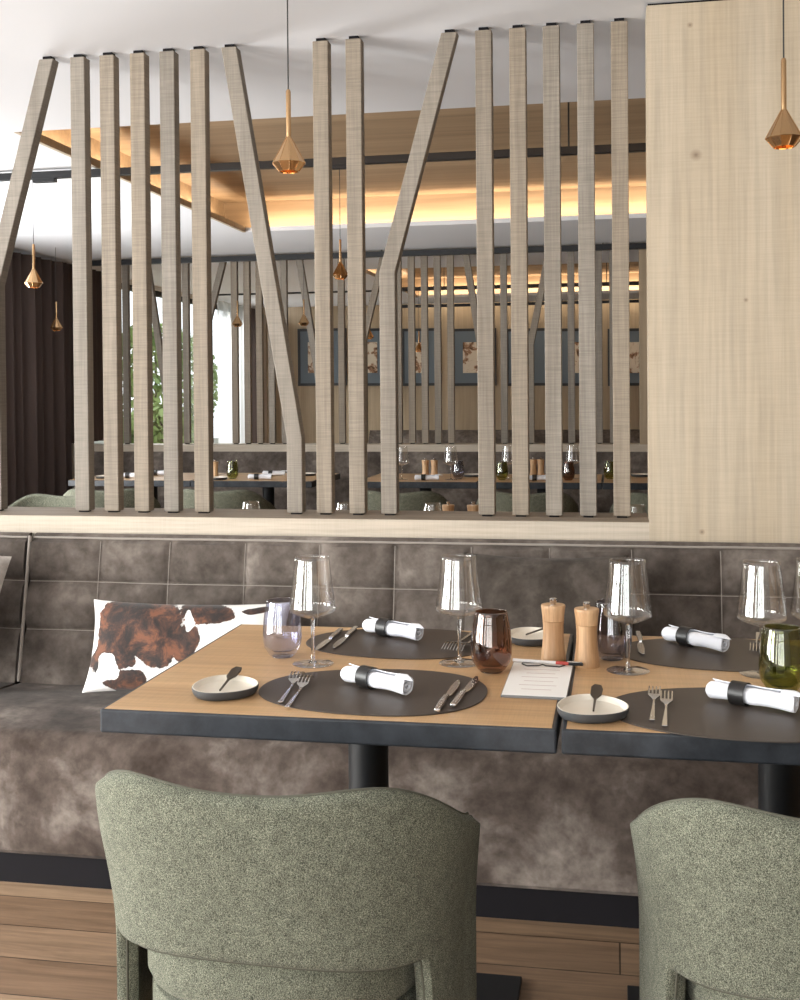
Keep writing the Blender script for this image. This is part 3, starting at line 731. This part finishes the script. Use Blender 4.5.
lay(KNIFE, (453, 708), (478, 675), 'steel knife at the right rim of the front left mat', 'knife', GK, ZM)
lay(KNIFE, (341, 631), (312, 656), 'steel knife on the back left mat with its blade towards the wine glass, left one', 'knife', GK, ZM)
lay(KNIFE, (356, 629), (332, 652), 'steel knife on the back left mat beside the napkin, right one', 'knife', GK, ZM)
lay(FORK, (474, 633), (446, 652), 'fork at the right end of the back left mat, left of the pair', 'fork', GF, ZM)
lay(FORK, (481, 634), (457, 654), 'fork at the right end of the back left mat, right of the pair', 'fork', GF, ZM)
lay(KNIFE, (627, 633), (631, 664), 'steel knife behind the stem of the glass right of the mills', 'knife', GK, ZM)
lay(KNIFE, (638, 634), (645, 658), 'steel knife at the left end of the back mat on the right table', 'knife', GK, ZM)
lay(FORK, (758, 634), (754, 658), 'fork left of the wine glass behind the green tumbler', 'fork', GF, ZM)
pl1 = place(PLATE, at(225, 693, TZ), 'small cream plate with dark underside near the left table corner', 'plate', GP, (0, 0, .15))
pl2 = place(PLATE, at(592, 714.5, TZ), 'small cream plate with dark underside at the joint of the two tables', 'plate', GP, (0, 0, -.1))
pl3 = place(PLATE, at(533.5, 641, TZ), 'small cream plate with dark underside behind the left wooden mill', 'plate', GP, (0, 0, .1))
GB = 'dark butter knives'
lay(BUT, (220, 697), (248, 671), 'dark butter knife lying across the plate at the left table corner', 'butter knife', GB, TZ, .0105, .10)
lay(BUT, (593.5, 718), (599.5, 688), 'dark butter knife on the plate at the joint of the tables', 'butter knife', GB, TZ, .0105, .10)
lay(BUT, (526, 640), (552, 634), 'dark butter knife on the plate behind the left mill', 'butter knife', GB, TZ, .0105, .08)
# menu board
a, b, c_, d_ = at(500.5, 697.5, TZ), at(567, 700.5, TZ), at(574, 665.5, TZ), at(513.5, 663.5, TZ)
mroot = empty('menu_board', ((a+b+c_+d_)/4)); tag(mroot, 'white menu sheet on a dark clip board between the tables', 'menu')
o_ = mroot.location
Q = [(p.x-o_.x, p.y-o_.y) for p in (a, b, c_, d_)]
MB().prism(Q, 0, .004).build('board', M['board'], mroot, bevel=.0008, seg=1)
def lerp2(u, v): 
    p = Vector(Q[0]).lerp(Vector(Q[1]), u); q = Vector(Q[3]).lerp(Vector(Q[2]), u); return p.lerp(q, v)
paper = MB().prism([lerp2(.012, .02), lerp2(.985, .02), lerp2(.985, .97), lerp2(.012, .97)], .004, .0047).build('paper', M['paper'], mroot)
tx = MB()
for j in range(6):
    v = .18+.115*j; u0, u1 = (.22, .80) if j % 2 else (.28, .74)
    tx.prism([lerp2(u0, v), lerp2(u1, v), lerp2(u1, v+.012), lerp2(u0, v+.012)], .0047, .0048)
tx.build('text_lines', M['ink'], paper)
P = [lerp2(u, v) for u, v in ((.16, .90), (.25, .84), (.44, .86), (.50, .90), (.56, .86), (.78, .84), (.86, .90), (.86, .95), (.16, .95))]
MB().tube([(p.x, p.y, .0065) for p in P], .0012, 6, True).build('clip', M['black'], mroot)
pa, pb = at(513, 665, TZ), at(583, 670, TZ); dd = pb-pa
pr = empty('pen', (pa.x, pa.y, TZ+.0108), math.atan2(dd.y, dd.x)); tag(pr, 'slim white and red pen lying across the top of the menu', 'pen')
LP = dd.length
def px_tube(x0, x1, r0, r1): return MB().tube([(x0, 0, 0), ((x0+x1)/2, 0, 0), (x1, 0, 0)], [r0, (r0+r1)/2, r1], 12)
px_tube(0, LP*.62, .0032, .0034).build('pen_barrel', M['whiteplastic'], pr, smooth=True)
px_tube(LP*.62, LP*.80, .0035, .0035).build('pen_grip', M['redplastic'], pr, smooth=True)
px_tube(LP*.80, LP, .0035, .0028).build('pen_cap', M['black'], pr, smooth=True)
MB().box((LP*.78, -.001, .003), (LP*.99, .001, .0052)).build('pen_clip', M['steel'], pr)
# ------------------------------------------------------------------ chairs
def chair_proto():
    root = empty('dining_chair')
    A, B, n = .317, .25, 2.5
    def plan(s, k=1.0):       # s in [-1,1], 0 = rear centre
        t = abs(s)
        if t < .70:
            th = t/.70*PI/2; x = A*math.sin(th)**(2/n); y = -B*max(0, math.cos(th))**(2/n)
        else:
            x = A-.012*((t-.70)/.30)**2; y = (t-.70)/.30*.10
        return math.copysign(x, s)*k, y*(k if y < 0 else 1)
    # resample by arc length
    S = [-1+2*i/1200 for i in range(1201)]; P = [plan(s) for s in S]; D = [0]
    for i in range(1200): D.append(D[-1]+math.hypot(P[i+1][0]-P[i][0], P[i+1][1]-P[i][1]))
    def by_len(u):
        d = u*D[-1]
        import bisect
        i = max(1, min(1200, bisect.bisect_left(D, d))); t = (d-D[i-1])/max(1e-9, D[i]-D[i-1]); return S[i-1]+(S[i]-S[i-1])*t
    def ztop(s):
        t = abs(s); peak = .733-.012*(1-sstep(0, .24, t)); return peak-.122*sstep(.25, .88, t)-.075*(1-math.sqrt(max(0, 1-(max(0, t-.84)/.168)**2)))
    def zbot(s):
        t = abs(s); return .463-.012*sstep(0, .42, t)-.20*sstep(.47, .53, t)
    NU, NV = 170, 30
    tk = .034
    def shell(inner):
        def f(u, v):
            s = by_len(u); zt_, zb_ = ztop(s), zbot(s); z = zb_+(zt_-zb_)*v
            k = 1-.11*(1-sstep(.44, .72, z))*(1-.55*sstep(.6, .95, abs(s)))
            if z > .60: k *= 1-.012*sstep(.60, .75, z)
            x, y = plan(s, k); e = 1e-3; x2, y2 = plan(min(1, s+e), k); x1, y1 = plan(max(-1, s-e), k)
            nx, ny = (y2-y1), -(x2-x1); l = math.hypot(nx, ny) or 1; nx /= l; ny /= l   # outward
            edge = min(v*(zt_-zb_), (1-v)*(zt_-zb_)); rr = .014
            rd = (math.sqrt(max(0, 1-(1-min(edge, rr)/rr)**2))-1)*tk*.45
            off = (rd) if not inner else -tk-rd
            return (x+nx*off, y+ny*off, z)
        return f
    m = MB().grid(shell(False), NU, NV); o1 = len(m.v); m.grid(shell(True), NU, NV); w = NU+1
    for i in range(NU): m.f.append((i, i+1, o1+i+1, o1+i)); m.f.append((NV*w+i, NV*w+i+1, o1+NV*w+i+1, o1+NV*w+i))
    for j in range(NV): m.f.append((j*w, (j+1)*w, o1+(j+1)*w, o1+j*w)); m.f.append((j*w+NU, (j+1)*w+NU, o1+(j+1)*w+NU, o1+j*w+NU))
    shl = m.build('backrest_shell', M['tweed'], root, smooth='all')
    fo, fi = shell(False), shell(True)
    for v, nm in ((1, 'top_piping'), (0, 'lower_piping')):
        pp = MB()
        for wgt in (.22,):
            P_ = []
            for i in range(5, NU-4, 1):
                a, b = Vector(fo(i/NU, v)), Vector(fi(i/NU, v)); q = a.lerp(b, wgt); P_.append(q)
            pp.tube(P_, .0022, 6)
        pp.build(nm, M['piping'], shl, smooth='all')
    # seat cushion and apron
    def cush(k, z0, z1, r, name, yo=.02):
        rings = []; prof = [(-r, z0), (-r*.3, z0+r*.3), (0, z0+r), (0, z1-r), (-r*.3, z1-r*.3), (-r, z1), (-.08, z1+.006), (-.18, z1+.008)]
        mm = MB(); N = 72; vs = []
        for dr, z in prof:
            for i in range(N):
                a = 2*PI*i/N; x = (k*.232+dr)*math.copysign(abs(math.cos(a))**(2/2.6), math.cos(a)); y = (k*.222+dr)*math.copysign(abs(math.sin(a))**(2/2.6), math.sin(a)); vs.append((x, y+yo, z))
        fs = [(j*N+i, j*N+(i+1) % N, (j+1)*N+(i+1) % N, (j+1)*N+i) for j in range(len(prof)-1) for i in range(N)]
        fs.append(tuple(range(N))); fs.append(tuple((len(prof)-1)*N+i for i in range(N)))
        return mm.add(vs, fs).build(name, M['tweed'], root, smooth=True)
    sc_ = cush(1.0, .375, .475, .022, 'seat_cushion'); cush(.97, .285, .373, .012, 'seat_base')
    P_ = [(.2130*math.copysign(abs(math.cos(2*PI*i/72))**(2/2.6), math.cos(2*PI*i/72)), .02+.2035*math.copysign(abs(math.sin(2*PI*i/72))**(2/2.6), math.sin(2*PI*i/72)), .374) for i in range(72)]
    MB().tube(P_, .003, 6, True).build('seat_piping', M['piping'], sc_, smooth='all')
    for sx in (-1, 1):
        for sy in (-1, 1):
            MB().tube([(sx*.165, .02+sy*.15, .30), (sx*.20, .02+sy*.19, 0)], [.018, .010], 12).build('leg', M['leg_oak'], root, smooth=True)
    return root
CH = chair_proto()
GC = 'sage green upholstered dining chairs'
place(CH, (-.532, 1.845, 0), 'sage green tweed tub chair in front of the left table, seen from behind', 'chair', GC, (0, 0, -.035))
place(CH, (.325, 1.86, 0), 'sage green tweed tub chair in front of the right table, cut by the photo edge', 'chair', GC, (0, 0, -.02))
# ------------------------------------------------------------------ room behind the screen
def fx(px, Y): return atY(px, 480, Y).x
YF = 7.42
for a, b, lb in ((68, 190, 'distant table at far left behind the screen near the curtain'), (190.5, 312, 'distant table behind the slanted slat with a green tumbler on it'),
                 (355, 477, 'distant table behind the screen carrying two wooden mills'), (477.5, 602, 'distant table behind the right slats with amber tumbler'), (602.5, 726, 'distant table partly hidden by the oak panel')):
    x0, x1 = fx(a, YF), fx(b, YF); table((x0, x1, YF), (x0, x1, YF+.8), lb)
for px, Y, rz, lb in ((37, 6.25, 2.9, 'distant sage chair of which only the rim shows at far left above the ledge'), (112, 7.12, .2, 'distant sage chair at the table near the brown curtain'), (228, 7.12, -.1, 'distant dark sage chair between the fifth and seventh slats'),
                      (404, 7.1, -.05, 'distant sage chair behind the high-bent slat'), (527, 7.1, 0, 'distant sage chair at the table with the amber tumbler'), (662, 7.1, .1, 'distant sage chair next to the oak panel')):
    place(CH, (fx(px, Y), Y, 0), lb, 'chair', GC, (0, 0, rz))
for a, b, lb in ((120, 300, 'table just behind the ledge holding the small green tumbler'), (325, 500, 'table just behind the ledge holding two mills'), (560, 700, 'table just behind the ledge near the oak panel')):
    x0, x1 = fx(a, 4.25), fx(b, 4.25); x1 = x0+.8; table((x0, x1, 4.22), (x0, x1, 5.02), lb)
def put(proto, px, Y, lb, cat, group, rz=0, z=TZ): return place(proto, (fx(px, Y), Y, z), lb, cat, group, (0, 0, rz))
put(TB['clear'], 251, 4.63, 'pale green tinted tumbler just behind the ledge right of the sixth slat', 'tumbler', GT)
put(TB['clear'], 345, 4.63, 'clear tumbler rim showing just behind the ledge left of the ninth slat', 'tumbler', GT)
put(TB['clear'], 432.5, 4.63, 'clear tumbler rim just behind the ledge left of two small mills', 'tumbler', GT)
put(TB['clear'], 636, 4.63, 'clear tumbler rim just behind the ledge beside the oak panel', 'tumbler', GT)
put(MILL, 448, 4.60, 'wooden mill head showing just above the ledge beside a clear tumbler', 'pepper mill', 'beech wood mills')
put(MILL, 473, 4.60, 'wooden mill head showing just above the ledge left of the wavy-grain slat', 'pepper mill', 'beech wood mills')
put(TB['greenglass'], 232.5, 7.62, 'olive tumbler on the distant table behind the sixth and seventh slats', 'tumbler', GT)
put(TB['smokeglass'], 458.5, 7.72, 'smoky tumbler on the distant table beside a wine glass', 'tumbler', GT)
put(TB['greenglass'], 502, 7.62, 'amber green tumbler on the distant table right of the wavy-grain slat', 'tumbler', GT)
put(TB['brownglass'], 568.5, 7.62, 'brown tumbler on the distant table between the last upright slats', 'tumbler', GT)
put(TB['greenglass'], 610, 7.75, 'dark olive tumbler on the distant table near the oak panel', 'tumbler', GT)
put(WG, 451, 7.62, 'distant wine glass beside the smoky tumbler behind the high-bent slat', 'wine glass', GW)
put(WG, 402, 7.62, 'distant wine glass showing just right of the high-bent slat', 'wine glass', GW)
put(WG, 508.5, 7.72, 'distant wine glass behind the amber tumbler', 'wine glass', GW)
put(WG, 573, 7.8, 'distant wine glass behind the brown tumbler', 'wine glass', GW)
put(MILL, 425.5, 7.85, 'left of two distant wooden mills on the table behind the high-bent slat', 'pepper mill', 'beech wood mills')
put(MILL, 434.5, 7.85, 'right of two distant wooden mills on the table behind the high-bent slat', 'pepper mill', 'beech wood mills')
put(MILL, 533.5, 7.95, 'left of two distant mills behind the twelfth slat gap', 'pepper mill', 'beech wood mills')
put(MILL, 541, 7.95, 'right of two distant mills behind the twelfth slat gap', 'pepper mill', 'beech wood mills')
put(MILL, 215, 7.6, 'distant wooden mill beside the olive tumbler at the sixth slat', 'pepper mill', 'beech wood mills')
for px, Y, lb in ((131, 7.62, 'distant rolled napkin left of the fourth slat'), (159, 7.9, 'distant rolled napkin between the fourth and fifth slats'), (260, 7.55, 'distant rolled napkin beside the olive tumbler, the nearer one'), (274, 7.9, 'distant rolled napkin behind the nearer one left of the slanted slat'),
                  (427, 7.55, 'distant rolled napkin in front of two mills'), (538, 7.56, 'distant rolled napkin in the gap of the twelfth slat')):
    put(NAP, px, Y, lb, 'napkin', GN, .1, TZ)
for px, Y, lb in ((218, 7.52, 'distant small plate beside the mill at the sixth slat'), (313-6, 7.95, 'distant small plate at the right end of the left table group'), (472, 7.92, 'distant small plate right of the smoky tumbler'), (640, 8.0, 'distant plate beside the oak panel'), (104, 7.6, 'distant small plate near the brown curtain')):
    put(PLATE, px, Y, lb, 'plate', GP, .5, TZ)
# curtains
def curtain(name, y0, y1, x, amp, per, z0, z1, m, label, seed=0):
    L = y1-y0; n = int(L/per*14)
    def f(u, v):
        yy = y0+L*u; ph = 2*PI*yy/per+1.3*math.sin(yy*3+seed)
        return (x+amp*math.sin(ph)*(1-.25*v)+amp*.5*math.sin(ph*.37+seed), yy+amp*.35*math.cos(ph), z0+(z1-z0)*v)
    o = MB().grid(f, n, 10).build(name, m, smooth='all'); return tag(o, label, 'curtain')
curtain('curtain', 7.3, 9.03, XL+.13, .04, .17, .02, 2.43, M['curtain'], 'dark brown floor-length curtain at far left behind the screen')
curtain('curtain', 9.06, 9.9, XL+.055, .024, .13, .93, 2.455, M['curtain'], 'narrow dark brown curtain drawn aside at the far left window')
curtain('curtain', 13.95, 14.15, XL+.13, .04, .17, .02, 2.43, M['curtain'], 'dark brown curtain behind the second screen right of the bright sheer')
curtain('sheer_curtain', 12.75, 13.85, XL+.12, .03, .14, .02, 2.43, M['sheer'], 'white sheer curtain glowing at the window behind the second screen')
# pictures
for i, (x0, x1, a0, a1, lb) in enumerate(((298, 346, 308, 321, 'slate-matted framed picture farthest left on the back wall'), (353, 390, 364, 377, 'second framed picture from the left on the back wall, beside the high-bent slat'), (402, 440, 413, 424, 'third framed picture from the left on the back wall'),
                                     (452, 496, 463, 479, 'framed picture with a cream sheet and brown figure left of the wavy-grain slat'), (506, 548, 520, 534, 'dark framed picture right of the wavy-grain slat'), (557, 594, 570, 580, 'framed picture between the last two kinked far slats and the panel'), (608, 652, 629, 640, 'framed picture at the right end of the back wall beside the oak panel'))):
    Y = YB-.03; p, q = atY(x0, 386, Y), atY(x1, 328, Y); r = empty('framed_picture', ((p.x+q.x)/2, Y, p.z)); tag(r, lb, 'picture', 'framed pictures on the back wall')
    w = (q.x-p.x)/2; h = q.z-p.z; e = .035
    MB().box((-w, 0, 0), (-w+e, .03, h)).box((w-e, 0, 0), (w, .03, h)).box((-w+e, 0, 0), (w-e, .03, e)).box((-w+e, 0, h-e), (w-e, .03, h)).build('frame', M['frame'], r)
    MB().box((-w+e, .008, e), (w-e, .028, h-e)).build('mount', M['matboard'], r)
    c0_, c1_ = atY(a0, 373, Y), atY(a1, 342, Y)
    MB().box((c0_.x-r.location.x, .003, c0_.z-p.z), (c1_.x-r.location.x, .0079, c1_.z-p.z)).build('print', M['art'], r)
# garden outside the far windows
struct('ground', MB().box((-30, -12, -.3), (XL-.16, 40, -.12)), M['lawn'])
def shrub(x, y, R, Hh, n, label):
    r = empty('shrub', (x, y, -.12)); tag(r, label, 'shrub', 'shrubs outside the far window')
    m = MB(); rn = random.Random(int(x*10+y))
    for i in range(n):
        a = rn.uniform(0, 2*PI); b = rn.uniform(-1, 1); q = rn.uniform(.6, 1)**.5; rr = R*q
        c = Vector((rr*math.cos(a)*math.sqrt(1-b*b), rr*math.sin(a)*math.sqrt(1-b*b), Hh*.58+Hh*.44*b*q))
        d1 = Vector((rn.uniform(-1, 1), rn.uniform(-1, 1), rn.uniform(-1, 1))).normalized()*.11; d2 = d1.cross(Vector((rn.uniform(-1, 1), rn.uniform(-1, 1), rn.uniform(-1, 1)))).normalized()*.05
        m.add([c-d1, c+d2, c+d1, c-d2], [(0, 1, 2, 3)])
    m.build('foliage', M['leaf'], r, fix=False)
    MB().tube([(0, 0, 0), (.03, 0, Hh*.5), (0, .03, Hh*.8)], [.06, .045, .02], 8).build('trunk', M['bark'], r, smooth=True)
shrub(-9.1, 22.0, 1.3, 2.9, 2600, 'light green shrub outside the far left window')
shrub(-7.6, 18.6, .7, 1.3, 1200, 'low shrub outside the window behind the second screen')
# world
w = bpy.data.worlds.new('world'); sc.world = w; w.use_nodes = True
bg = w.node_tree.nodes['Background']; bg.inputs[0].default_value = (.93, .96, 1, 1); bg.inputs[1].default_value = 2.6
# view transform and exposure
vs = sc.view_settings; vs.view_transform = 'Standard'; vs.look = 'None'; vs.gamma = 1; vs.use_curve_mapping = False; vs.exposure = -0.33
for k_ in list(TB): 
    if TB[k_].name not in used:
        for ch in list(TB[k_].children): bpy.data.objects.remove(ch)
        bpy.data.objects.remove(TB[k_])
